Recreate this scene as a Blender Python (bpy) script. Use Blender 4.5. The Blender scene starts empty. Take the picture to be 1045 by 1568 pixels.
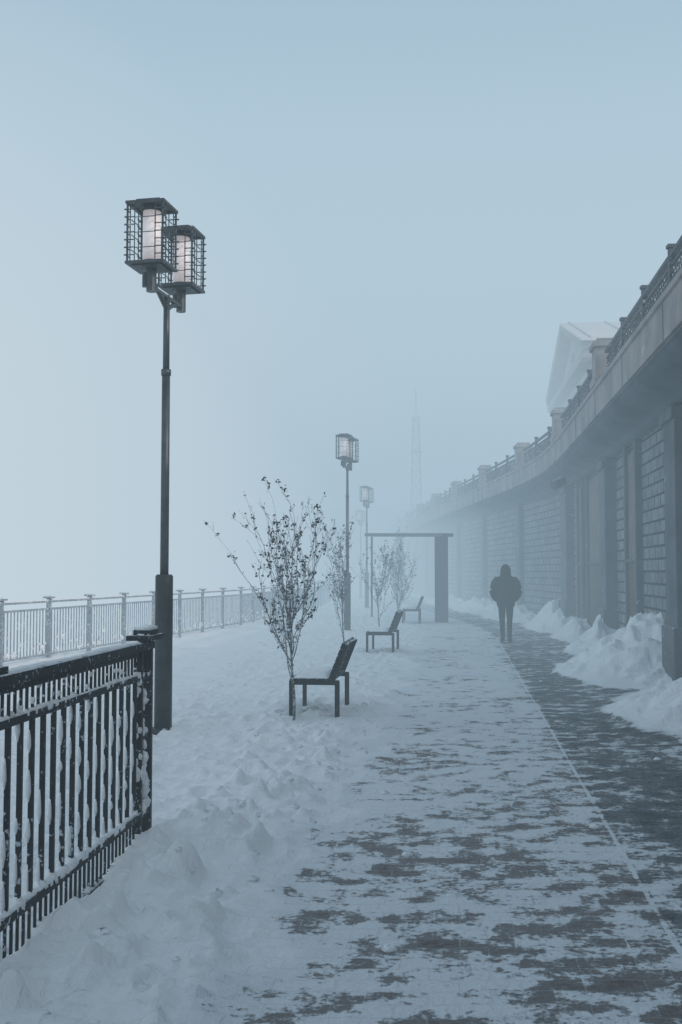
import bpy, math, random
import numpy as np
from mathutils import Vector, Matrix
random.seed(7); rng=np.random.RandomState(5)
scene=bpy.context.scene
scene.view_settings.view_transform='Standard'; scene.view_settings.look='None'; scene.view_settings.exposure=0

# ---------------------------------------------------------------- helpers
class MB:
    def __init__(s): s.v=[]; s.f=[]
    def quadbox(s,c,ax,ay,az):
        b=len(s.v); c=Vector(c)
        for sx,sy,sz in ((-1,-1,-1),(1,-1,-1),(1,1,-1),(-1,1,-1),(-1,-1,1),(1,-1,1),(1,1,1),(-1,1,1)):
            s.v.append(c+ax*sx+ay*sy+az*sz)
        for q in ((0,3,2,1),(4,5,6,7),(0,1,5,4),(1,2,6,5),(2,3,7,6),(3,0,4,7)): s.f.append(tuple(b+i for i in q))
    def box(s,c,size,rz=0):
        R=Matrix.Rotation(rz,3,'Z')
        s.quadbox(c,R@Vector((size[0]/2,0,0)),R@Vector((0,size[1]/2,0)),Vector((0,0,size[2]/2)))
    def beam(s,p0,p1,w,h,up=(0,0,1)):
        p0=Vector(p0);p1=Vector(p1);d=p1-p0
        L=d.length
        if L<1e-6:return
        d/=L; up=Vector(up)
        if abs(d.dot(up))>.98: up=Vector((0,1,0))
        x=d.cross(up).normalized(); z=x.cross(d)
        s.quadbox((p0+p1)/2,x*(w/2),d*(L/2),z*(h/2))
    def tube(s,pts,rad,n=8,cap=True):
        pts=[Vector(p) for p in pts]; b=len(s.v)
        for i,p in enumerate(pts):
            a=pts[max(i-1,0)];c=pts[min(i+1,len(pts)-1)]
            d=(c-a).normalized()
            up=Vector((0,0,1)) if abs(d.z)<.95 else Vector((0,1,0))
            x=d.cross(up).normalized(); y=x.cross(d).normalized()
            r=rad[i] if hasattr(rad,'__len__') else rad
            for k in range(n):
                t=2*math.pi*k/n
                s.v.append(p+x*(math.cos(t)*r)+y*(math.sin(t)*r))
        for i in range(len(pts)-1):
            for k in range(n):
                k2=(k+1)%n
                s.f.append((b+i*n+k,b+i*n+k2,b+(i+1)*n+k2,b+(i+1)*n+k))
        if cap:
            s.f.append(tuple(b+k for k in range(n))[::-1]); e=b+(len(pts)-1)*n
            s.f.append(tuple(e+k for k in range(n)))
    def lump(s,c,r,squash=.7,n=7):
        b=len(s.v);c=Vector(c); rings=4
        for i in range(rings+1):
            ph=math.pi*i/rings
            for k in range(n):
                t=2*math.pi*k/n+i*.3; rr=r*(1+random.uniform(-.22,.22))
                s.v.append(c+Vector((math.sin(ph)*math.cos(t)*rr,math.sin(ph)*math.sin(t)*rr,math.cos(ph)*rr*squash)))
        for i in range(rings):
            for k in range(n):
                k2=(k+1)%n; s.f.append((b+i*n+k,b+(i+1)*n+k,b+(i+1)*n+k2,b+i*n+k2))
    def obj(s,name,mat,parent=None,smooth=False,bevel=0):
        me=bpy.data.meshes.new(name); me.from_pydata([tuple(v) for v in s.v],[],s.f); me.validate()
        if smooth: me.shade_smooth()
        me.materials.append(mat)
        o=bpy.data.objects.new(name,me); scene.collection.objects.link(o)
        if parent: o.parent=parent
        if bevel:
            m=o.modifiers.new('bevel','BEVEL'); m.width=bevel; m.segments=2; m.limit_method='ANGLE'
        return o
def empty(name,loc=(0,0,0),rz=0):
    e=bpy.data.objects.new(name,None); e.location=loc; e.rotation_euler=(0,0,rz); e.empty_display_size=.2
    scene.collection.objects.link(e); return e

def newmat(name):
    m=bpy.data.materials.new(name); m.use_nodes=True
    nt=m.node_tree; nt.nodes.clear()
    out=nt.nodes.new('ShaderNodeOutputMaterial'); p=nt.nodes.new('ShaderNodeBsdfPrincipled')
    nt.links.new(p.outputs[0],out.inputs[0]); return m,nt,p
def math_(nt,op,a,b=None,c=None,clamp=False):
    n=nt.nodes.new('ShaderNodeMath'); n.operation=op; n.use_clamp=clamp
    for i,x in enumerate((a,b,c)):
        if x is None: continue
        if isinstance(x,(int,float)): n.inputs[i].default_value=x
        else: nt.links.new(x,n.inputs[i])
    return n.outputs[0]
def maprange(nt,v,a,b,lo=0,hi=1):
    n=nt.nodes.new('ShaderNodeMapRange'); n.interpolation_type='SMOOTHSTEP'
    nt.links.new(v,n.inputs[0])
    n.inputs[1].default_value=a;n.inputs[2].default_value=b;n.inputs[3].default_value=lo;n.inputs[4].default_value=hi
    return n.outputs[0]
def mix(nt,f,a,b):
    n=nt.nodes.new('ShaderNodeMix'); n.data_type='RGBA'
    for s,x in ((0,f),(6,a),(7,b)):
        if isinstance(x,(int,float)): n.inputs[s].default_value=x
        elif isinstance(x,tuple): n.inputs[s].default_value=(*x,1)
        else: nt.links.new(x,n.inputs[s])
    return n.outputs[2]
def noise(nt,vec,scale,detail=4,rough=.55):
    n=nt.nodes.new('ShaderNodeTexNoise'); n.inputs['Scale'].default_value=scale
    n.inputs['Detail'].default_value=detail; n.inputs['Roughness'].default_value=rough
    if vec is not None: nt.links.new(vec,n.inputs['Vector'])
    return n.outputs[0]
def objco(nt): return nt.nodes.new('ShaderNodeTexCoord').outputs['Object']
def bump(nt,p,h,dist=1.0,strength=1.0):
    b=nt.nodes.new('ShaderNodeBump'); b.inputs['Distance'].default_value=dist; b.inputs['Strength'].default_value=strength
    nt.links.new(h,b.inputs['Height']); nt.links.new(b.outputs[0],p.inputs['Normal'])

SNOW=(.94,.95,.955)
def mat_simple(name,c1,c2,scale=8,rough=.6,metal=0,bumpd=0,frost=0,frost_scale=30,spec=.4):
    m,nt,p=newmat(name); co=objco(nt)
    n=noise(nt,co,scale); col=mix(nt,maprange(nt,n,.35,.65),c1,c2)
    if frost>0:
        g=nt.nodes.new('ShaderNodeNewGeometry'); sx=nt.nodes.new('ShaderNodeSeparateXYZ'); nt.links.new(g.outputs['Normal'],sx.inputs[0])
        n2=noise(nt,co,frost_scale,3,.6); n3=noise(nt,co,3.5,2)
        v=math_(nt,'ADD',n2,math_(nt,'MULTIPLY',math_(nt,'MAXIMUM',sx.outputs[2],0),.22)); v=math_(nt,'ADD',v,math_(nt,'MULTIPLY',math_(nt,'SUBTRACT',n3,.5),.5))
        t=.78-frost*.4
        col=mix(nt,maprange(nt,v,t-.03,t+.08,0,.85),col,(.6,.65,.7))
    nt.links.new(col,p.inputs['Base Color']); p.inputs['Roughness'].default_value=rough; p.inputs['Metallic'].default_value=metal
    p.inputs['Specular IOR Level'].default_value=spec
    if bumpd: bump(nt,p,noise(nt,co,scale*4,5),bumpd)
    return m
M_metal=mat_simple('dark_painted_metal',(.014,.02,.026),(.028,.036,.044),6,.5,0,.002,.0,spec=.3)
M_cage=mat_simple('lantern_cage_metal',(.035,.045,.055),(.06,.072,.084),6,.5,0,.001,.2,30,spec=.4)
M_pole=mat_simple('pole_metal',(.035,.044,.052),(.065,.075,.083),5,.4,.3,.001,.0,spec=.6)
M_fence=mat_simple('frosted_fence_metal',(.011,.014,.018),(.022,.027,.033),9,.6,0,.002,.34,34,spec=.25)
M_ffence=mat_simple('far_fence_metal',(.24,.28,.32),(.34,.38,.42),9,.6,0,.002,.5,22)  # albedo lightened, fog-lit brightness put into the metal colour
M_snow=mat_simple('snow_clump',SNOW,(.86,.88,.90),20,.85,0,.006,0,spec=.2)
M_bench=mat_simple('bench_paint',(.013,.017,.022),(.025,.03,.037),12,.55,0,.002,.12,40,spec=.3)
M_bark=mat_simple('sapling_bark',(.055,.055,.058),(.13,.125,.125),30,.8,0,.002,.66,60)
M_leaf=mat_simple('dry_leaf',(.03,.031,.035),(.08,.076,.076),40,.8,0,0,.45,50)
M_conc=mat_simple('pale_concrete',(.28,.265,.265),(.38,.355,.355),1.6,.8,0,.006,.15,5)
M_cove=mat_simple('cove_plaster',(.10,.125,.15),(.14,.168,.195),1.1,.8,0,.006)
M_pil=mat_simple('pilaster_plaster',(.10,.12,.14),(.15,.17,.19),1.6,.8,0,.008,.12,6)
M_rail=mat_simple('promenade_railing_metal',(.055,.07,.085),(.085,.10,.12),6,.6,0,0,.25,20)
M_door=mat_simple('brown_panel',(.14,.105,.095),(.19,.15,.135),2,.6,0,.003,.05,8)
M_door2=mat_simple('dark_brown_door',(.08,.056,.052),(.11,.082,.075),2,.6,0,.003,.05,8)
M_portal=mat_simple('portal_cladding',(.04,.05,.06),(.06,.07,.08),2,.6,0,.002)
M_portal_hazed=mat_simple('hazed_portal_cladding',(.12,.14,.16),(.16,.18,.20),2,.6,0,.002)  # lighter than the pillar cladding, fading into fog painted into the colour
M_mast=mat_simple('galvanised_mast',(.16,.18,.20),(.22,.24,.26),2,.6,0,.0)
M_house=mat_simple('house_plaster',(.36,.34,.33),(.43,.41,.39),.8,.85,0,.01)
M_roof=mat_simple('snowy_roof',(.74,.67,.65),(.80,.74,.72),.6,.7,0,.01)
M_win=mat_simple('window_glass',(.05,.06,.07),(.09,.1,.12),1,.2)
M_cloth=mat_simple('dark_jacket',(.012,.014,.018),(.025,.028,.033),14,.85,0,.006,spec=.2)
M_trous=mat_simple('dark_trousers',(.015,.018,.024),(.028,.032,.04),14,.85,0,.004,spec=.2)
M_skin=mat_simple('skin',(.45,.28,.22),(.5,.32,.25),14,.6)
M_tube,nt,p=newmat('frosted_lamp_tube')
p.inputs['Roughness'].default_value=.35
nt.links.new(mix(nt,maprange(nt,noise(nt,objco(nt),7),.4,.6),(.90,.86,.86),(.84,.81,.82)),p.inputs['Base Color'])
p.inputs['Emission Color'].default_value=(1,.82,.80,1); p.inputs['Emission Strength'].default_value=.2  # faint emission added to brighten the tubes beyond what the sun gives

# ---------------------------------------------------------------- promenade axis curve
cy=np.array([-20,0,11,15.3,24,28,32,39,46,59,80,140,220.]); cx=np.array([-2.16,0,1.19,1.65,2.6,2.97,3.02,2.8,2.5,2.1,1.7,1.0,0.])
_t=np.arange(-20,220,.25); _c=np.interp(_t,cy,cx); k=np.exp(-np.linspace(-2.2,2.2,17)**2); k/=k.sum()
_c=np.convolve(np.pad(_c,8,mode='edge'),k,mode='valid'); _c[:60]=.108*_t[:60]
def c(v): return np.interp(v,_t,_c)
def cf(v): return float(c(v))

# ---------------------------------------------------------------- noise (numpy)
def vnoise(x,y,seed=0):
    xi=np.floor(x).astype(np.int64); yi=np.floor(y).astype(np.int64); fx=x-xi; fy=y-yi
    fx=fx*fx*fx*(fx*(fx*6-15)+10); fy=fy*fy*fy*(fy*(fy*6-15)+10)
    def h(a,b):
        n=(a*374761393+b*668265263+seed*974711)&0x7fffffff
        n=((n^(n>>13))*1274126177)&0x7fffffff; n=(n^(n>>16))&0xffff
        return n/65535.
    return (h(xi,yi)*(1-fx)+h(xi+1,yi)*fx)*(1-fy)+(h(xi,yi+1)*(1-fx)+h(xi+1,yi+1)*fx)*fy
def fbm(x,y,o=4,seed=0,g=.5):
    s=0;a=1;t=0
    for i in range(o):
        ca,sa=math.cos(i*.9+.4),math.sin(i*.9+.4)
        s=s+a*vnoise((x*ca-y*sa)*2**i,(x*sa+y*ca)*2**i,seed+i*17); t+=a; a*=g
    return s/t
def ss(a,b,x):
    t=np.clip((x-a)/(b-a),0,1); return t*t*(3-2*t)
fenceY=np.array([-5,17.7,31.3,45,70,120]); fenceX=np.array([-10.14,-5.6,-2.87,-1.2,0.3,1.5])
HEAPS=[(9.6,1.0,.30,2.2),(11.9,1.5,.50,1.5),(17.0,1.6,.76,1.4),(21.6,1.1,.56,1.95),(25.5,1.1,.40,2.1),(29.5,1.6,.64,2.0),(36,2.2,.48,1.8),(43,3,.45,1.8),(52,4,.35,1.8)]
FP=[]
for (u0,v0,u1,v1) in ((-1.3,2.8,-2.4,16),(-1.05,4.2,-1.6,10.8),(-2.6,8,-4.2,24),(-1.5,13,-1.3,26),(-1.7,5.5,-3.6,12)):
    n=int(math.hypot(u1-u0,v1-v0)/.62)
    for i in range(n):
        t=i/n; FP.append((u0+(u1-u0)*t+(.11 if i%2 else -.11)+random.uniform(-.05,.05),v0+(v1-v0)*t+random.uniform(-.06,.06)))
def ground_h(u,v,fp=False):
    X=u+c(v)
    eN=fbm(u*1.7,v*1.2,4,3)-.5
    L=ss(-.68,-1.15,u+eN*.7)
    lum=fbm(u*2.2,v*2.2,5,11)-.5; fine=fbm(u*9,v*9,4,21)-.5
    mid=np.abs(fbm(u*4.2,v*4.2,3,25)-.5)
    clod=np.maximum(0,fbm(u*6,v*6,3,31)-.58)
    edge=np.exp(-((u+1.4)/.5)**2)*ss(16,5,v)
    z=L*(.04+.075*lum+.05*fine-.07*mid+clod*.30*(.4+edge)+edge*.015)
    z=z+(1-L)*(.012*(fbm(u*3,v*3,3,5)-.5)+.008*fine)
    z=z-.08*ss(-1.65,-2.15,u)*ss(9,6.5,v)
    z=z+ss(-2,-5,u)*.12*(fbm(u*.5,v*.35,3,44)-.5)
    if fp:
        for (a,b) in FP:
            iu=np.abs(us-a)<.35; iv=np.abs(vs-b)<.45
            sub=np.ix_(iv,iu); d=((u[sub]-a)/.075)**2+((v[sub]-b)/.16)**2
            z[sub]+= -.05*np.exp(-d**1.5)+.016*np.exp(-(np.sqrt(d)-1.45)**2*5)
    H=0*u
    for (v0,w,h,u0) in HEAPS:
        st=u0+.5*(fbm(v*1.3,v*0+v0,3,8)-.5)
        r=ss(0,1,(u-st)/(2.85-st))*h*np.exp(-((v-v0)/w)**2*(1.0))
        H=np.maximum(H,r)
    H=H+.10*ss(2.3,2.9,u)
    wx=u+.5*(fbm(u*2,v*2,3,81)-.5); wy=v+.5*(fbm(u*2,v*2,3,83)-.5)
    chunk=np.abs(fbm(wx*1.5,wy*1.5,3,61)-.5)*2
    z=z+H*(1.14-.85*chunk)+ss(.03,.2,H)*(.06*(fbm(u*7,v*7,3,71)-.5)+.16*(fbm(wx*3.4,wy*3.4,2,75)-.5))
    fx=np.interp(v,fenceY,fenceX)
    z=z-2.2*ss(.5,3.5,fx-X)
    return z
us=np.concatenate([-2.8-np.geomspace(.03,16,160)[::-1],np.arange(-2.8,3.3,.0195)])
vs=np.concatenate([np.geomspace(1.2,32,880),np.geomspace(32.2,200,150)])
U,V=np.meshgrid(us,vs); Z=ground_h(U,V,True); X=U+c(V)
cover=.585+.0*U
cover=np.where(U<-.6,cover+ss(-.62,-1.15,U+(fbm(U*2,V*1.6,3,91)-.5)*.7)*.70,cover)
cover=cover+.03*ss(.8,-.6,U)+.05*ss(-.2,-.8,U)*ss(4,8,V)
cover=cover-.15*ss(.85,1.05,U)*ss(4,8,V)
cover=cover-.03*ss(.2,.8,U)*ss(9,4,V)
cover=cover+.12*ss(5,13,V)*ss(1.0,.7,U)
hp=ss(.02,.07,Z-.0)*ss(1.2,1.5,U); cover=cover+hp*.9
def grid_obj(name,i0,i1,mat):
    nr=len(vs); nc=i1-i0
    x=X[:,i0:i1];y=V[:,i0:i1];z=Z[:,i0:i1]
    co=np.stack([x,y,z],-1).reshape(-1,3).astype(np.float32)
    idx=np.arange(nr*nc).reshape(nr,nc)
    F=np.stack([idx[:-1,:-1],idx[:-1,1:],idx[1:,1:],idx[1:,:-1]],-1).reshape(-1,4)
    me=bpy.data.meshes.new(name); me.vertices.add(len(co)); me.vertices.foreach_set('co',co.ravel())
    me.loops.add(F.size); me.loops.foreach_set('vertex_index',F.ravel().astype(np.int32))
    me.polygons.add(len(F)); me.polygons.foreach_set('loop_start',np.arange(0,F.size,4,dtype=np.int32))
    me.update(calc_edges=True); me.shade_smooth()
    uvl=me.uv_layers.new(name='UVMap'); uv=np.stack([U[:,i0:i1],V[:,i0:i1]],-1).reshape(-1,2)[F.ravel()]
    uvl.data.foreach_set('uv',uv.astype(np.float32).ravel())
    a=me.attributes.new('cover','FLOAT','POINT'); a.data.foreach_set('value',cover[:,i0:i1].astype(np.float32).ravel())
    me.materials.append(mat); o=bpy.data.objects.new(name,me); scene.collection.objects.link(o); return o
M_ground,nt,p=newmat('snow_over_pavers')
uvn=nt.nodes.new('ShaderNodeUVMap'); uvn.uv_map='UVMap'
def mapping(vec,s,loc=(0,0,0)):
    m=nt.nodes.new('ShaderNodeMapping'); nt.links.new(vec,m.inputs[0]); m.inputs['Scale'].default_value=s; m.inputs['Location'].default_value=loc; return m.outputs[0]
at=nt.nodes.new('ShaderNodeAttribute'); at.attribute_name='cover'
def brick(vec,c1,c2,mo,ms=.0045,bw=.24,rh=.12):
    b=nt.nodes.new('ShaderNodeTexBrick'); nt.links.new(vec,b.inputs['Vector'])
    b.inputs['Color1'].default_value=(*c1,1);b.inputs['Color2'].default_value=(*c2,1);b.inputs['Mortar'].default_value=(*mo,1)
    b.inputs['Scale'].default_value=1;b.inputs['Mortar Size'].default_value=ms;b.inputs['Brick Width'].default_value=bw;b.inputs['Row Height'].default_value=rh;b.inputs['Mortar Smooth'].default_value=.3
    return b
b1=brick(uvn.outputs[0],(.10,.072,.064),(.165,.118,.104),(.30,.30,.30))
b2=brick(uvn.outputs[0],(0,0,0),(1,1,1),(.7,.7,.7),.006)
n1=noise(nt,mapping(uvn.outputs[0],(4.4,5.0,1)),1,9,.70)
n2=noise(nt,mapping(uvn.outputs[0],(1.0,.9,1)),1,3,.5)
n3=noise(nt,mapping(uvn.outputs[0],(34,36,1)),1,4,.6)
val=at.outputs['Fac']
def addw(v,n,w): return math_(nt,'ADD',v,math_(nt,'MULTIPLY',math_(nt,'SUBTRACT',n,.5),w))
val=addw(val,n1,1.9); val=addw(val,n2,.65); val=addw(val,n3,.6); val=addw(val,b2.outputs[0],.17)
sx=nt.nodes.new('ShaderNodeSeparateXYZ'); nt.links.new(uvn.outputs[0],sx.inputs[0])
line=maprange(nt,math_(nt,'ABSOLUTE',math_(nt,'SUBTRACT',sx.outputs[0],.93)),.006,.018,1,0)
val2=math_(nt,'ADD',val,math_(nt,'MULTIPLY',line,.2))
mask=maprange(nt,val2,.43,.62)
right=maprange(nt,sx.outputs[0],.9,.97)
asph=mix(nt,maprange(nt,n3,.4,.6),(.042,.05,.058),(.075,.086,.097))
pav=mix(nt,maprange(nt,n3,.3,.7,0,.5),b1.outputs[0],(.14,.108,.098))
base=mix(nt,right,pav,asph)
thick=maprange(nt,at.outputs['Fac'],.80,1.08)
base=mix(nt,math_(nt,'MULTIPLY',maprange(nt,val2,.05,.5),.26),base,(.55,.57,.60))
sn=mix(nt,thick,(.83,.855,.88),SNOW)
col=mix(nt,mask,base,sn)
nt.links.new(col,p.inputs['Base Color']); nt.links.new(maprange(nt,mask,0,1,.55,.85),p.inputs['Roughness'])
p.inputs['Specular IOR Level'].default_value=.2
hf=noise(nt,mapping(uvn.outputs[0],(24,24,24)),1,6,.65)
hh=math_(nt,'ADD',math_(nt,'MULTIPLY',mask,.012),math_(nt,'MULTIPLY',hf,.020))
hh=math_(nt,'ADD',hh,math_(nt,'MULTIPLY',b1.outputs['Fac'],-.003))
hh=math_(nt,'ADD',hh,math_(nt,'MULTIPLY',noise(nt,mapping(uvn.outputs[0],(110,110,1)),1,3,.6),.004))
bump(nt,p,hh,1.0,1.0)
iL=int(np.argmin(abs(us+.9))); iR=int(np.argmin(abs(us-1.3)))
grid_obj('snow_ground',0,iL+1,M_ground); grid_obj('paved_path',iL,iR+1,M_ground); grid_obj('snow_bank',iR,len(us),M_ground)
g=MB(); g.v=[Vector(q) for q in ((-600,-200,-1.9),(600,-200,-1.9),(600,900,-1.9),(-600,900,-1.9))]; g.f=[(0,1,2,3)]; g.obj('frozen_river',M_snow)

# ---------------------------------------------------------------- retaining wall
M_block,nt,p=newmat('rusticated_stone')
co=objco(nt); s_=nt.nodes.new('ShaderNodeSeparateXYZ'); nt.links.new(co,s_.inputs[0]); cb=nt.nodes.new('ShaderNodeCombineXYZ')
nt.links.new(s_.outputs[1],cb.inputs[0]); nt.links.new(s_.outputs[2],cb.inputs[1])
b=nt.nodes.new('ShaderNodeTexBrick'); nt.links.new(cb.outputs[0],b.inputs['Vector'])
for kk,vv in (('Color1',(.15,.17,.195,1)),('Color2',(.27,.295,.32,1)),('Mortar',(.035,.042,.05,1)),('Scale',1),('Mortar Size',.02),('Mortar Smooth',.4),('Brick Width',.52),('Row Height',.2)): b.inputs[kk].default_value=vv
n_=noise(nt,co,9,5); n0=noise(nt,co,.8,3)
cl=mix(nt,math_(nt,'MULTIPLY',maprange(nt,n_,.35,.7,0,.6),math_(nt,'SUBTRACT',1,b.outputs['Fac'])),b.outputs[0],(.36,.39,.42)); cl=mix(nt,maprange(nt,n0,.4,.65,0,.35),cl,(.11,.125,.14))
nt.links.new(cl,p.inputs['Base Color']); p.inputs['Roughness'].default_value=.85
bump(nt,p,math_(nt,'ADD',math_(nt,'MULTIPLY',b.outputs['Fac'],-.045),math_(nt,'MULTIPLY',n_,.07)),1.0,1.0)
def strip(profile,v0,v1,step=.5):
    mb=MB(); ys=np.arange(v0,v1+step,step); n=len(profile)
    for y in ys:
        cc=cf(y)
        for (uu,z) in profile: mb.v.append(Vector((uu+cc,y,z)))
    for i in range(len(ys)-1):
        for j in range(n-1):
            a=i*n+j; mb.f.append((a,a+1,a+n+1,a+n))
    return mb
wall=empty('retaining_wall')
strip([(3.15,-.5),(3.15,4.02)],-14,130).obj('stone_face',M_block,wall)
strip([(3.2,3.86),(2.98,3.86),(2.93,3.92),(2.85,3.96),(2.6,4.02),(2.45,4.10),(2.39,4.19)],-14,130).obj('cove',M_cove,wall,True)
strip([(2.38,4.19),(2.33,4.19),(2.33,4.62),(2.30,4.63),(2.30,4.70),(2.75,4.70),(2.75,4.66)],-14,130).obj('parapet_band',M_conc,wall)
strip([(2.74,4.66),(40,4.66)],-14,130,2).obj('upper_promenade_deck',M_snow,wall)
mb=MB(); dm=MB(); rec=MB()
def wx_(y): return 3.15+cf(y)
def wa(y): return -math.atan(cf(y+.5)-cf(y-.5))
for y,w in ((2.0,.9),(8.4,.8),(14.75,.75),(21.7,.75),(28.6,.8)):
    mb.box((wx_(y)-.1,y,1.68),(.26,w,4.36),wa(y)); mb.box((wx_(y)-.14,y,.35),(.30,w+.14,1.0),wa(y)); mb.box((wx_(y)-.13,y,3.74),(.30,w+.12,.17),wa(y))
for y,w in ((5.6,1.1),(12.0,1.1),(18.95,1.0),(24.1,2.2),(26.6,.7)):
    a=wa(y); dm.box((wx_(y)-.02,y,2.75),(.08,w,1.9),a); rec.box((wx_(y)-.03,y,.85),(.08,w,1.85),a)
    for s in (-1,1): mb.box((wx_(y+s*(w/2+.08))-.04,y+s*(w/2+.08),1.75),(.16,.14,4.2),a)
    mb.box((wx_(y)-.045,y,1.79),(.13,w-.01,.06),a)
for y in np.arange(36,120,7):
    mb.box((wx_(y)-.05,y,1.65),(.2,.6,4.35),wa(y))
mb.obj('pilasters',M_pil,wall,bevel=.015); dm.obj('recess_panels',M_door,wall); rec.obj('doors',M_door2,wall)
jb=MB()
for y in np.arange(-3,60,3.0): jb.box((2.33+cf(y),y,4.4),(.012,.018,.42),wa(y))
jb.obj('parapet_joints',M_cove,wall)
fl=empty('wall_floodlight'); m1=MB(); yy=26.3; xx=2.62+cf(yy)
m1.tube([(xx,yy,3.98),(xx-.08,yy-.05,3.8)],.02,6); m1.beam((xx-.2,yy-.12,3.72),(xx,yy,3.84),.24,.2); m1.tube([(xx-.2,yy-.12,3.72),(xx-.26,yy-.15,3.68)],[.11,.14],10)
m1.obj('housing',M_rail,fl)
rl=empty('promenade_railing'); mb=MB(); pr=MB()
piers=[-4,3.2,10.2,18,25.6,32.6,39.5,46.5,54,62,70,79,88,98]
for y in piers:
    x=2.53+cf(y); rz=wa(y)
    pr.box((x,y,5.02),(.42,.5,.66),rz); pr.box((x,y,5.385),(.5,.58,.09),rz); pr.box((x,y,4.76),(.5,.58,.13),rz); pr.box((x,y,5.46),(.36,.42,.07),rz)
pr.obj('piers',M_conc,rl,bevel=.01)
for a,b_ in zip(piers[:-1],piers[1:]):
    nseg=max(2,round((b_-a-.6)/1.9)); ys=np.linspace(a+.3,b_-.3,nseg+1)
    for i in range(nseg):
        y0,y1=ys[i],ys[i+1]
        P0=Vector((2.5+cf(y0),y0,0));P1=Vector((2.5+cf(y1),y1,0))
        up=lambda z:Vector((0,0,z))
        mb.beam(P0+up(5.24),P1+up(5.24),.07,.05); mb.beam(P0+up(5.13),P1+up(5.13),.03,.025); mb.beam(P0+up(4.78),P1+up(4.78),.04,.03)
        if i>0:
            mb.beam(P0+up(4.7),P0+up(5.34),.07,.07); mb.box(P0+up(5.36),(.1,.1,.04))
        if y0<60 and y0>0:
            L=(P1-P0).length; nn=int(L/.13); h=.35
            for j in range(-3,nn+1):
                for sg in (0,1):
                    s0=j*L/nn; s1=s0+.35
                    t0=max(0,s0);t1=min(L,s1)
                    if t1<=t0: continue
                    z0=4.78+(t0-s0)/.35*h; z1=4.78+(t1-s0)/.35*h
                    if sg: z0,z1=9.91-z0,9.91-z1
                    mb.beam(P0.lerp(P1,t0/L)+up(z0),P0.lerp(P1,t1/L)+up(z1),.016,.018)
mb.obj('rails_and_lattice',M_rail,rl)

# ---------------------------------------------------------------- street lamps
def street_lamp(x,y,z0=0):
    e=empty('street_lamp',(x,y,z0),-math.radians(11.5))
    m=MB(); m.tube([(0,0,-.3),(0,0,1.55),(0,0,1.57)],[.088,.088,.075],20)
    m.tube([(0,0,-.02),(0,0,.05)],[.13,.12],16); m.obj('base_sleeve',M_metal,e,True)
    m=MB(); m.tube([(0,0,1.5),(0,0,3.6)],[.043,.041],14); m.tube([(0,0,3.58),(0,0,3.64)],[.05,.05],14);m.tube([(0,0,3.62),(0,0,4.4)],[.034,.032],12)
    m.obj('pole',M_pole,e,True)
    m=MB(); t=MB(); w=MB()
    for s in (-1,1):
        y0=.42*s
        m.tube([(0,0,4.25),(0,.5*y0,4.36),(0,.85*y0,4.42),(0,y0,4.47)],.022,8)
        m.beam((0,0,4.38),(0,y0,4.38),.045,.03)
        m.tube([(0,y0,4.33),(0,y0,4.56)],.05,12); m.tube([(-.07,y0,4.38),(-.07,y0,4.52)],.026,8)
        zb,zt=4.58,5.17; h=.18
        for zz in (zb,zt):
            for a in (-1,1):
                w.box((a*h,y0,zz),(.035,.395,.026)); w.box((0,y0+a*h,zz),(.325,.035,.026))
        w.box((0,y0,zb-.012),(.30,.30,.03)); w.box((0,y0,zt+.012),(.31,.31,.02)); w.box((0,y0,zt+.035),(.24,.24,.03))
        for a in (-1,1):
            for b2_ in (-1,1):
                w.box((a*h,y0+b2_*h,(zb+zt)/2),(.016,.016,zt-zb))
                w.box((a*.105,y0+b2_*(h+.003),(zb+zt)/2),(.008,.008,zt-zb)); w.box((a*(h+.003),y0+b2_*.105,(zb+zt)/2),(.008,.008,zt-zb))
                for q in range(7):
                    zz=zb+.07+q*.0745
                    w.box((a*.155,y0+b2_*(h+.01),zz),(.11,.009,.009)); w.box((a*(h+.01),y0+b2_*.155,zz),(.009,.11,.009))
            for q in (1,3,5):
                zz=zb+.07+q*.0745
                w.box((a*(h-.008),y0,zz),(.007,.205,.007)); w.box((0,y0+a*(h-.008),zz),(.205,.007,.007))
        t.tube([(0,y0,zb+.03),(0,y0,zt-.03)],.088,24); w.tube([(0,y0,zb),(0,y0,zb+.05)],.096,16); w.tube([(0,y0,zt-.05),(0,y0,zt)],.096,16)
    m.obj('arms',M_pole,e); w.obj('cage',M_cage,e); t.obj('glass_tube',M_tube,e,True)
for (x,y) in ((-1.77,10.81),(.17,28.7),(1.1,46.0),(1.17,64)): street_lamp(x,y)

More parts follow.
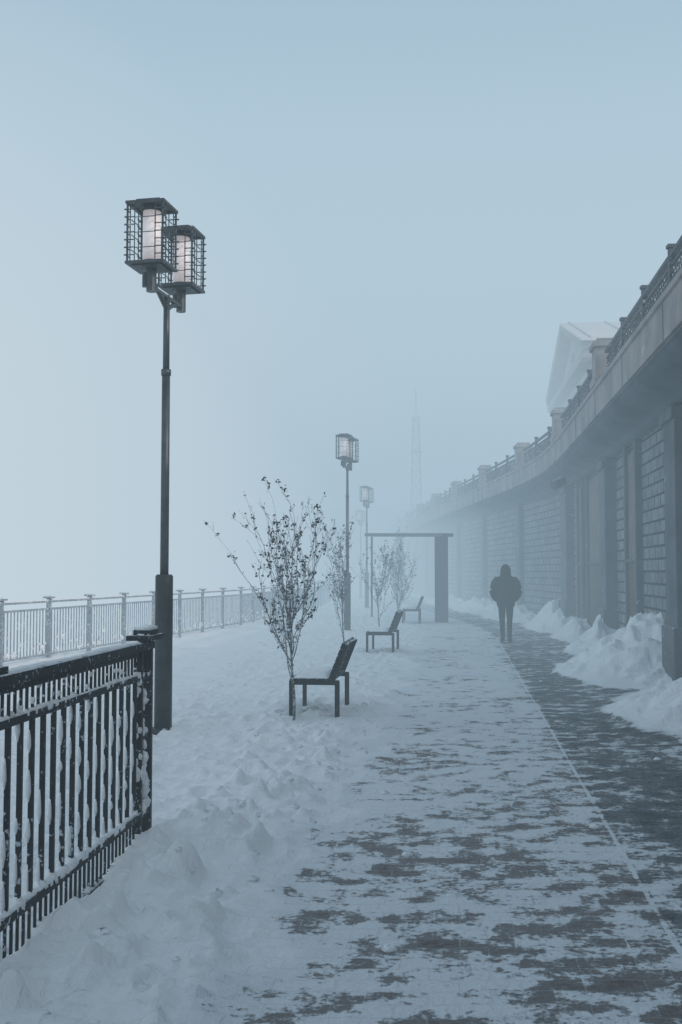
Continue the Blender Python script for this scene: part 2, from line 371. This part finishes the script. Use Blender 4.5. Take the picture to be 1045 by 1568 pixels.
# ---------------------------------------------------------------- near fence
def near_fence():
    e=empty('iron_railing'); m=MB(); sn=MB()
    E=Vector((-1.175,6.60,0)); d=Vector((-.10,-1,0)).normalized()
    L=6.2; P=lambda s,z: E+d*s+Vector((0,0,z))
    m.beam(P(-.02,1.155),P(L,1.155),.075,.045); m.beam(P(0,1.115),P(L,1.115),.035,.03)
    m.beam(P(0,.975),P(L,.975),.04,.035); m.beam(P(0,.17),P(L,.17),.045,.04); m.beam(P(0,-.03),P(L,-.03),.045,.04)
    s=.14
    while s<L:
        m.beam(P(s,.975),P(s,.17),.022,.022)
        for q in (0,.5):
            m.beam(P(s+q*.13,1.11),P(s+q*.13,.99),.012,.012)
            m.beam(P(s+q*.13,.15),P(s+q*.13,-.01),.012,.012)
        z=.18; hmax=random.uniform(.35,.85)
        while z<.95:
            if random.random()<(.8 if z<hmax else .15):
                h=random.uniform(.05,.18); r=random.uniform(.008,.014)
                sn.tube([P(s,z)+Vector((-.008,-.008,0)),P(s,z+h*.3)+Vector((-.010,-.012,0)),P(s,z+h*.7)+Vector((-.010,-.010,0)),P(s,z+h)+Vector((-.008,-.006,0))],[.003,r,r*.8,.003],6); z+=h
            z+=random.uniform(.02,.09)
        sn.lump(P(s,.195),random.uniform(.018,.04),.8)
        for q in (0,.5):
            if random.random()<.6: sn.lump(P(s+q*.13,random.uniform(1.0,1.1)),random.uniform(.008,.014),1.3,5)
        if random.random()<.8: sn.lump(P(s+random.uniform(-.04,.04),.998),random.uniform(.012,.03),.7)
        if random.random()<.6: sn.lump(P(s+.05,.0),random.uniform(.015,.04),.7)
        s+=.13
    for z,r in ((1.18,.023),(.994,.019),(.192,.022)):
        pts=[];rr=[]
        for q in np.arange(.0,L,.03):
            pts.append(P(q,z-.006)+Vector((random.uniform(-.008,.008),0,random.uniform(-.004,.002)))); rr.append(r*(.35+1.1*float(fbm(np.array(q*4.),np.array(z*9),3,3))))
        sn.tube(pts,rr,7)
    m.beam(P(-.01,-.15),P(-.01,1.19),.05,.05); m.beam(P(.2,-.15),P(.2,1.13),.05,.05)
    m.box(P(.06,1.205),(.15,.3,.03),-.1); m.box(P(.05,1.235),(.1,.2,.03),-.1)
    sn.box(P(.05,1.258),(.09,.19,.02),-.1); sn.lump(P(.0,1.225),.035,.5); sn.lump(P(.12,1.225),.04,.5); sn.lump(P(.05,1.262),.05,.35)
    m.tube([P(.1,1.0),P(.1,1.12)],.04,8); m.beam(P(-.01,.62),P(.2,.62),.03,.03); m.beam(P(-.01,.8),P(.2,.8),.02,.02)
    m.beam(P(.02,.52),P(.18,.2),.02,.02); m.beam(P(.18,.52),P(.02,.2),.02,.02)
    for s0 in (2.3,4.4):
        m.beam(P(s0,-.15),P(s0,1.19),.055,.055); m.box(P(s0,1.205),(.12,.12,.03),-.1)
    for i in range(30):
        z=random.uniform(.1,1.1); sn.lump(P(random.choice((.1,.2)),z)+Vector((random.uniform(-.02,.02),-.02,0)),random.uniform(.01,.024),1.6)
    for i in range(14): sn.lump(P(random.uniform(.02,.2),.20+.022*i)+Vector((0,-.01,0)),random.uniform(.02,.045),1.2)
    for z in (.62,.8): sn.lump(P(.09,z+.03),.035,.7); sn.lump(P(.14,z+.025),.03,.7)
    m.obj('bars',M_fence,e); sn.obj('clinging_snow',M_snow,e,True)
near_fence()

# ---------------------------------------------------------------- river fence
def river_fence():
    e=empty('river_fence'); m=MB(); sn=MB()
    s_y=[6.0+1.68*i for i in range(-2,42)]
    pts=[Vector((float(np.interp(y,fenceY,fenceX)),y,0)) for y in s_y]
    U=lambda z:Vector((0,0,z))
    for i,pn in enumerate(pts):
        m.beam(pn+U(-.3),pn+U(1.12),.075,.075); m.box(pn+U(1.135),(.16,.16,.03),-.2); sn.box(pn+U(1.16),(.14,.14,.03),-.2)
        if i+1<len(pts):
            q=pts[i+1]
            for z,w in ((1.06,.06),(.93,.03),(.12,.04)): m.beam(pn+U(z),q+U(z),w,.035)
            sn.beam(pn+U(1.087),q+U(1.087),.05,.025)
            n=15 if pn.y<45 else 6
            for k2 in range(1,n):
                r=pn.lerp(q,k2/n); m.beam(r+U(.12),r+U(.93),.018,.018)
            if pn.y<40:
                for k2 in range(16):
                    r=pn.lerp(q,random.random()); sn.lump(r+U(.14+abs(random.gauss(0,.12))),random.uniform(.02,.045),1.2,5)
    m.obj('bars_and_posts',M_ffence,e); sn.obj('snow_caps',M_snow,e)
river_fence()

# ---------------------------------------------------------------- benches
def bench(x,y,L=1.05,rz=-.11,z0=.0):
    e=empty('park_bench',(x,y,z0),rz)
    m=MB(); sn=MB()
    for yy in (0.02,L-.02):
        m.beam((.0,yy,-.1),(.0,yy,.42),.045,.05); m.beam((.50,yy,-.1),(.50,yy,.42),.05,.05)
        m.beam((-.02,yy,.40),(.52,yy,.40),.045,.05)
        m.beam((.43,yy,.38),(.60,yy,.81),.05,.05)
    for i in range(5): m.beam((.03+i*.1,-.03,.435),(.03+i*.1,L+.03,.435),.085,.025)
    for i in range(6):
        t=.10+i*.165; m.beam((.43+.17*t-.03,-.03,.40+.43*t),(.43+.17*t-.03,L+.03,.40+.43*t),.022,.066,(.38,0,.92))
    m.obj('frame_and_slats',M_bench,e,bevel=.004)
    nx,ny=10,24
    for j in range(ny+1):
        for i in range(nx+1):
            a=i/nx;bb=j/ny; ed=min(a,1-a,bb,1-bb)*8; ed=min(1,ed)**.5
            sn.v.append(Vector((.02+a*.40,-.01+bb*(L+.02),.445+ed*(.03+.01*random.random()+.02*float(vnoise(np.array(a*4.),np.array(bb*9.),3))))))
    for j in range(ny):
        for i in range(nx):
            q=j*(nx+1)+i; sn.f.append((q,q+1,q+nx+2,q+nx+1))
    for i in range(14): sn.lump((.60+random.uniform(-.01,.01),random.uniform(0,L),.815),random.uniform(.01,.02),.6,6)
    sn.obj('seat_snow',M_snow,e,True)
bench(-.54,11.75); bench(.50,20.8,1.2,-.13,.0); bench(1.9,33.2,1.3,-.1,.0)

# ---------------------------------------------------------------- saplings
def sapling(name,x,y,H,spread,seed,stems=9,leaves=True,lean=(0,0)):
    random.seed(seed); e=empty(name,(x,y,-.05)); m=MB(); lf=MB()
    def leafat(p,n=1):
        for _ in range(n):
            s=random.uniform(.010,.028); q=p+Vector([random.gauss(0,.014) for _ in range(3)])
            a=Vector([random.gauss(0,1) for _ in range(3)]).normalized(); b=a.cross(Vector([random.gauss(0,1) for _ in range(3)])).normalized()
            k0=len(lf.v); lf.v+= [q-a*s,q+b*s*.55,q+a*s,q-b*s*.5+a.cross(b)*s*.4]; lf.f.append((k0,k0+1,k0+2,k0+3))
    def branch(p,d,L,r,depth):
        n=max(4,int(L/.055)); pts=[p.copy()]; rr=[r]
        for i in range(n):
            d=(d+Vector((random.gauss(0,.09),random.gauss(0,.09),random.gauss(.055,.05)))).normalized()
            p=p+d*(L/n); pts.append(p.copy()); rr.append(max(r*(1-.8*(i+1)/n),.0015))
            t=(i+1)/n
            if depth<2 and t>.12 and random.random()<(.5 if depth==0 else .34):
                az=random.uniform(0,2*math.pi); dd=(d*1.0+Vector((math.cos(az),math.sin(az),.3))*.65).normalized()
                branch(p,dd,L*random.uniform(.18,.42)*(1.05-t*.4),rr[-1]*.6,depth+1)
            if leaves and t>.1 and random.random()<(.32 if depth else .2)*(1.35-t): leafat(p,random.choice((1,2,3,4)))
        m.tube(pts,rr,5 if depth==0 else 4)
    th=H*.24; tr=[Vector((0,0,-.1)),Vector((.01,0,th*.5)),Vector((-.015,0,th)),Vector((-.03,.01,th*1.7)),Vector((-.05,.01,th*2.2))]
    m.tube(tr,[.018,.016,.013,.010,.007],7)
    for i in range(stems):
        t=random.uniform(.6,2.1); z=th*t; az=2*math.pi*i/stems+random.uniform(-.3,.3)
        out=random.uniform(.4,1.1)*spread
        d=Vector((math.cos(az)*out+lean[0],math.sin(az)*out,1)).normalized()
        branch(Vector((-.02*t,0,z)),d,(H-z)*random.uniform(.6,1.08),.0075,0)
    m.obj('stems',M_bark,e)
    if leaves: lf.obj('dry_leaves',M_leaf,e)
sapling('sapling_tree',-.50,11.45,2.42,.56,16,15,True,(-.02,0))
sapling('sapling_tree',.05,19.4,2.5,.22,3,8)
sapling('sapling_tree',.95,27.0,2.2,.42,9,9)
sapling('sapling_tree',1.75,33.0,2.4,.45,21,11)
sapling('sapling_tree',2.2,42.0,3.0,.5,25,11)

# ---------------------------------------------------------------- portal
e=empty('entrance_portal_frame'); m=MB()
m.box((3.19,34.3,1.30),(.42,.5,2.80),-.08); m.obj('pillar',M_portal,e,bevel=.01)
m=MB(); m.beam((3.41,34.3,2.76),(1.0,37.2,2.86),.5,.11); m.box((1.06,37.1,1.3),(.06,.2,2.98),-.08); m.obj('beam_and_slim_post',M_portal_hazed,e,bevel=.01)
# ---------------------------------------------------------------- lattice mast
e=empty('lattice_mast'); m=MB(); bx,by=5.6,80; H=14.4
def wd(z): return .46*(1-z/H*.66)+.04
K=[(1,1),(1,-1),(-1,-1),(-1,1)]
zs=np.linspace(0,H-1.2,17)
for i in range(16):
    a,b_=zs[i],zs[i+1]
    for j in range(4):
        k1=K[j];k2=K[(j+1)%4]; P=lambda k,z:(bx+k[0]*wd(z),by+k[1]*wd(z),z)
        m.beam(P(k1,a),P(k1,b_),.07,.07); m.beam(P(k1,a),P(k2,b_),.04,.04); m.beam(P(k2,a),P(k1,b_),.04,.04); m.beam(P(k1,a),P(k2,a),.04,.04)
m.beam((bx,by,H-1.6),(bx,by,H+.8),.06,.06); m.box((bx,by,6.2),(1.1,1.1,.12)); m.box((bx,by,10.5),(.8,.8,.12))
m.obj('lattice',M_mast,e)
e=empty('distant_building'); m=MB(); w=MB()
m.box((2.5,100,3.0),(9,8,7.5)); m.box((2.5,100,6.9),(9.4,8.4,.3)); m.box((10.2,104,2.6),(6,8,6)) 
for i in range(6):
    for j in range(2): w.box((-.9+i*1.4,95.98,2.3+j*2.3),(.7,.08,1.2))
m.obj('walls',M_house,e); w.obj('windows',M_win,e)

# ---------------------------------------------------------------- classical house (pediment faces the river)
e=empty('classical_house',(0,0,0))
A=Vector((10.0,43.7,0)); B=Vector((11.5,59,0)); t=(B-A).normalized(); n_=Vector((t.y,-t.x,0))
W=(B-A).length
Pt=lambda a,d,z: A+t*a+n_*d+Vector((0,0,z))
m=MB(); r=MB(); tr=MB(); wn=MB()
def prism(mb,poly,d0,d1):
    b0=len(mb.v); k=len(poly)
    for d in (d0,d1):
        for (a,z) in poly: mb.v.append(Pt(a,d,z))
    mb.f.append(tuple(b0+i for i in range(k))); mb.f.append(tuple(b0+k+i for i in range(k))[::-1])
    for i in range(k): j=(i+1)%k; mb.f.append((b0+i,b0+k+i,b0+k+j,b0+j))
prism(m,[(.4,4.5),(W-.4,4.5),(W-.4,10.6),(W/2,13.0),(.4,10.6)],.4,14)
def obl(mb,a0,z0,a1,z1,d0,d1,h):
    b0=len(mb.v)
    for (a,z) in ((a0,z0),(a1,z1)):
        for d in (d0,d1):
            for hh in (0,h): mb.v.append(Pt(a,d,z+hh))
    for q in ((0,1,3,2),(4,6,7,5),(0,4,5,1),(2,3,7,6),(1,5,7,3),(0,2,6,4)): mb.f.append(tuple(b0+i for i in q))
obl(tr,-.1,10.35,W+.1,10.35,-.1,14.1,.35); obl(tr,.1,9.6,W-.1,9.6,.1,14,.25); obl(tr,.2,9.0,W-.2,9.0,.22,13.9,.15)
obl(tr,-.2,10.72,W/2,13.15,-.15,.5,.3); obl(tr,W/2,13.15,W+.2,10.72,-.15,.5,.3)
obl(r,-.35,10.98,W/2,13.46,-.2,14.4,.1); obl(r,W/2,13.46,W+.35,10.98,-.2,14.4,.1)
for i in range(9):
    d=.2+i*1.7; obl(r,-.3,11.10,W/2,13.58,d,d+.06,.06)
for i in range(6):
    a=1.2+i*(W-2.4)/5
    tr.tube([Pt(a,.2,4.6),Pt(a,.2,8.9)],[.36,.3],12)
for i in range(5):
    a=1.2+(i+.5)*(W-2.4)/5
    b0=len(wn.v)
    for (aa,zz) in ((a-.5,5.6),(a+.5,5.6),(a+.5,8),(a-.5,8)): wn.v.append(Pt(aa,.38,zz))
    wn.f.append((b0,b0+1,b0+2,b0+3))
b0=len(wn.v)
for k_ in range(16): wn.v.append(Pt(W/2+.6*math.cos(k_*math.pi/8),.38,11.6+.5*math.sin(k_*math.pi/8)))
wn.f.append(tuple(range(b0,b0+16)))
for i in range(5):
    d=1.6+i*2.5; b0=len(wn.v)
    for (dd,zz) in ((d-.5,5.6),(d+.5,5.6),(d+.5,8),(d-.5,8)): wn.v.append(Pt(.38,dd,zz))
    wn.f.append((b0,b0+1,b0+2,b0+3))
m.obj('walls',M_house,e); tr.obj('cornices_and_columns',M_house,e); r.obj('roof',M_roof,e); wn.obj('windows',M_win,e)

# ---------------------------------------------------------------- person
def person(x,y,rz):
    import bmesh
    e=empty('walking_person',(x,y,.01),rz)
    bm=bmesh.new(); lay=bm.verts.layers.skin.verify()
    def V_(co,r,ry=None,root=False):
        v=bm.verts.new(co); v[lay].radius=(r,ry or r); v[lay].use_root=root; return v
    pel=V_((0,0,.95),.155,.12,True); bel=V_((0,0,1.10),.16,.125); ch=V_((0,.0,1.27),.18,.135); up=V_((0,0,1.40),.15,.11); nk=V_((0,.01,1.49),.075); hd=V_((0,.02,1.58),.095,.1); ht=V_((0,.02,1.67),.07,.075)
    for a,b in ((pel,bel),(bel,ch),(ch,up),(up,nk),(nk,hd),(hd,ht)): bm.edges.new((a,b))
    for s,fy in ((-1,.13),(1,-.12)):
        sh=V_((s*.185,0,1.40),.085); el=V_((s*.275,-.07,1.15),.068); wr=V_((s*.225,.09,.98),.05); ha=V_((s*.17,.16,.95),.042)
        hp=V_((s*.085,0,.86),.105); kn=V_((s*.08,.04+fy*.4,.49),.068); an=V_((s*.07,fy-.02,.10),.05); he=V_((s*.072,fy,.05),.045,.045); to=V_((s*.09,fy+.15,.035),.036)
        for a,b in ((up,sh),(sh,el),(el,wr),(wr,ha),(pel,hp),(hp,kn),(kn,an),(an,he),(he,to)): bm.edges.new((a,b))
    me=bpy.data.meshes.new('body'); bm.to_mesh(me); bm.free()
    o=bpy.data.objects.new('body',me); scene.collection.objects.link(o); o.parent=e; me.materials.append(M_trous)
    sk=o.modifiers.new('skin','SKIN'); sk.use_smooth_shade=True; sb=o.modifiers.new('sub','SUBSURF'); sb.levels=2; sb.render_levels=2
    def loft(name,rings,mat,n=20,wr=.0):
        mb=MB()
        for (cx_,cy_,z,rx,ry) in rings:
            for k in range(n):
                a=2*math.pi*k/n; w=1+wr*math.sin(k*3.1+z*60)
                mb.v.append(Vector((cx_+math.cos(a)*rx*w,cy_+math.sin(a)*ry*w,z)))
        for i in range(len(rings)-1):
            for k in range(n):
                k2=(k+1)%n; mb.f.append((i*n+k,i*n+k2,(i+1)*n+k2,(i+1)*n+k))
        mb.f.append(tuple(range(n))[::-1]); q=(len(rings)-1)*n; mb.f.append(tuple(q+k for k in range(n)))
        return mb.obj(name,mat,e,True)
    loft('jacket',[(0,0,.80,.185,.15),(0,0,.83,.20,.165),(0,0,.95,.205,.165),(0,-.005,1.02,.20,.165),(0,-.01,1.15,.215,.17),(0,-.01,1.3,.225,.17),(0,0,1.40,.205,.15),(0,0,1.46,.14,.12),(0,0,1.5,.09,.09)],M_cloth,24,.02)
    loft('hood',[(0,-.02,1.42,.15,.11),(0,-.025,1.48,.125,.12),(0,-.01,1.56,.118,.13),(0,-.005,1.64,.115,.13),(0,-.01,1.70,.09,.105),(0,-.015,1.745,.045,.06),(0,-.015,1.755,.01,.015)],M_cloth,20,.015)
    for s in (-1,1):
        mb=MB(); mb.tube([(s*.16,0,1.42),(s*.225,-.02,1.33),(s*.27,-.06,1.2),(s*.285,-.07,1.14),(s*.26,.02,1.05),(s*.225,.09,.985),(s*.19,.13,.96)],[.09,.10,.088,.083,.075,.066,.06],12); mb.obj('sleeve',M_cloth,e,True)
        fy=.13 if s<0 else -.12
        mb=MB(); mb.tube([(s*.075,fy-.09,.045),(s*.075,fy-.03,.06),(s*.08,fy+.08,.05),(s*.085,fy+.17,.035)],[.035,.052,.046,.03],10); mb.obj('boot',M_cloth,e,True)
    mb=MB(); mb.lump((0,.075,1.60),.085,1.2,12); mb.tube([(0,.15,1.61),(0,.175,1.585)],[.01,.016],6); mb.obj('face',M_skin,e,True)
    mb=MB(); mb.lump((-.03,.152,1.622),.009,1,6); mb.lump((.03,.152,1.622),.009,1,6); mb.beam((-.025,.153,1.55),(.025,.153,1.55),.01,.008); mb.obj('eyes_and_mouth',M_cloth,e)
person(3.69,24.2,-.1)

# ---------------------------------------------------------------- snow clods
random.seed(4); cl=MB()
for i in range(190):
    if i<175: u=random.gauss(-1.3,.4); v=random.uniform(3,13)
    else: u=random.uniform(.4,2.0); v=random.uniform(6,20)
    z=float(ground_h(np.array([[u]]),np.array([[v]]))[0,0]); r=abs(random.gauss(.012,.012))+.006
    cl.lump((u+cf(v),v,z+r*.1),r,.5,7)
cl.obj('snow_clods',M_snow,None,True)

# ---------------------------------------------------------------- fog (homogeneous volumes, emission stands in for scattered light)
def fog(name,lo,hi,sig,L,rz=0,origin=(0,0,0)):
    m=bpy.data.materials.new(name); m.use_nodes=True; nt=m.node_tree; nt.nodes.clear()
    out=nt.nodes.new('ShaderNodeOutputMaterial'); ab=nt.nodes.new('ShaderNodeVolumeAbsorption'); em=nt.nodes.new('ShaderNodeEmission'); ad=nt.nodes.new('ShaderNodeAddShader')
    ab.inputs['Color'].default_value=(0,0,0,1); ab.inputs['Density'].default_value=sig
    em.inputs['Color'].default_value=(*L,1); em.inputs['Strength'].default_value=sig
    nt.links.new(ab.outputs[0],ad.inputs[0]); nt.links.new(em.outputs[0],ad.inputs[1]); nt.links.new(ad.outputs[0],out.inputs['Volume'])
    b=MB(); lo=Vector(lo);hi=Vector(hi); b.box((lo+hi)/2,hi-lo); o=b.obj(name,m); o.location=origin; o.rotation_euler=(0,0,rz); return o
fog('fog_layer',(-500,-120,-2.5),(500,700,100),.0060,(.47,.64,.745))  # tall glowing layer, its emission also brightens the snow
fog('shaded_promenade_mist',(-4.2,11,-2.4),(200,300,6.9),.018,(.30,.435,.54),-.06)  # embankment shade put into the dimmer, bluer emission colour
fog('river_mist',(-400,-60,-2.3),(0,500,15),.022,(.60,.67,.725),-.17,(-9.5,0,0))  # sunlight on the mist put into the brighter emission colour
fog('distant_fog_bank',(-300,40,-2.2),(300,600,24),.030,(.48,.59,.675))

# ---------------------------------------------------------------- sky, sun, camera
az=math.radians(118); el=math.radians(30)
w=bpy.data.worlds.new('World'); scene.world=w; w.use_nodes=True; nt=w.node_tree; bg=nt.nodes['Background']
sky=nt.nodes.new('ShaderNodeTexSky'); sky.sky_type='NISHITA'; sky.sun_disc=False; sky.sun_elevation=el; sky.sun_rotation=az; sky.air_density=1.0; sky.dust_density=4
nt.links.new(sky.outputs[0],bg.inputs[0]); bg.inputs[1].default_value=.15
sl=bpy.data.lights.new('sun','SUN'); sl.energy=3; sl.angle=math.radians(.6); sl.color=(1,.86,.79)
so=bpy.data.objects.new('sun',sl); scene.collection.objects.link(so)
dirv=Vector((math.sin(az)*math.cos(el),math.cos(az)*math.cos(el),math.sin(el)))
so.rotation_euler=dirv.to_track_quat('Z','Y').to_euler(); so.location=(20,-20,30)
cam=bpy.data.cameras.new('camera'); co_=bpy.data.objects.new('camera',cam); scene.collection.objects.link(co_)
cam.sensor_fit='VERTICAL'; cam.sensor_height=36; cam.lens=1650/1568*36; cam.clip_end=2000; cam.clip_start=.05
co_.location=(0,0,1.6); co_.rotation_euler=(math.radians(90+3.157),0,0)
scene.camera=co_
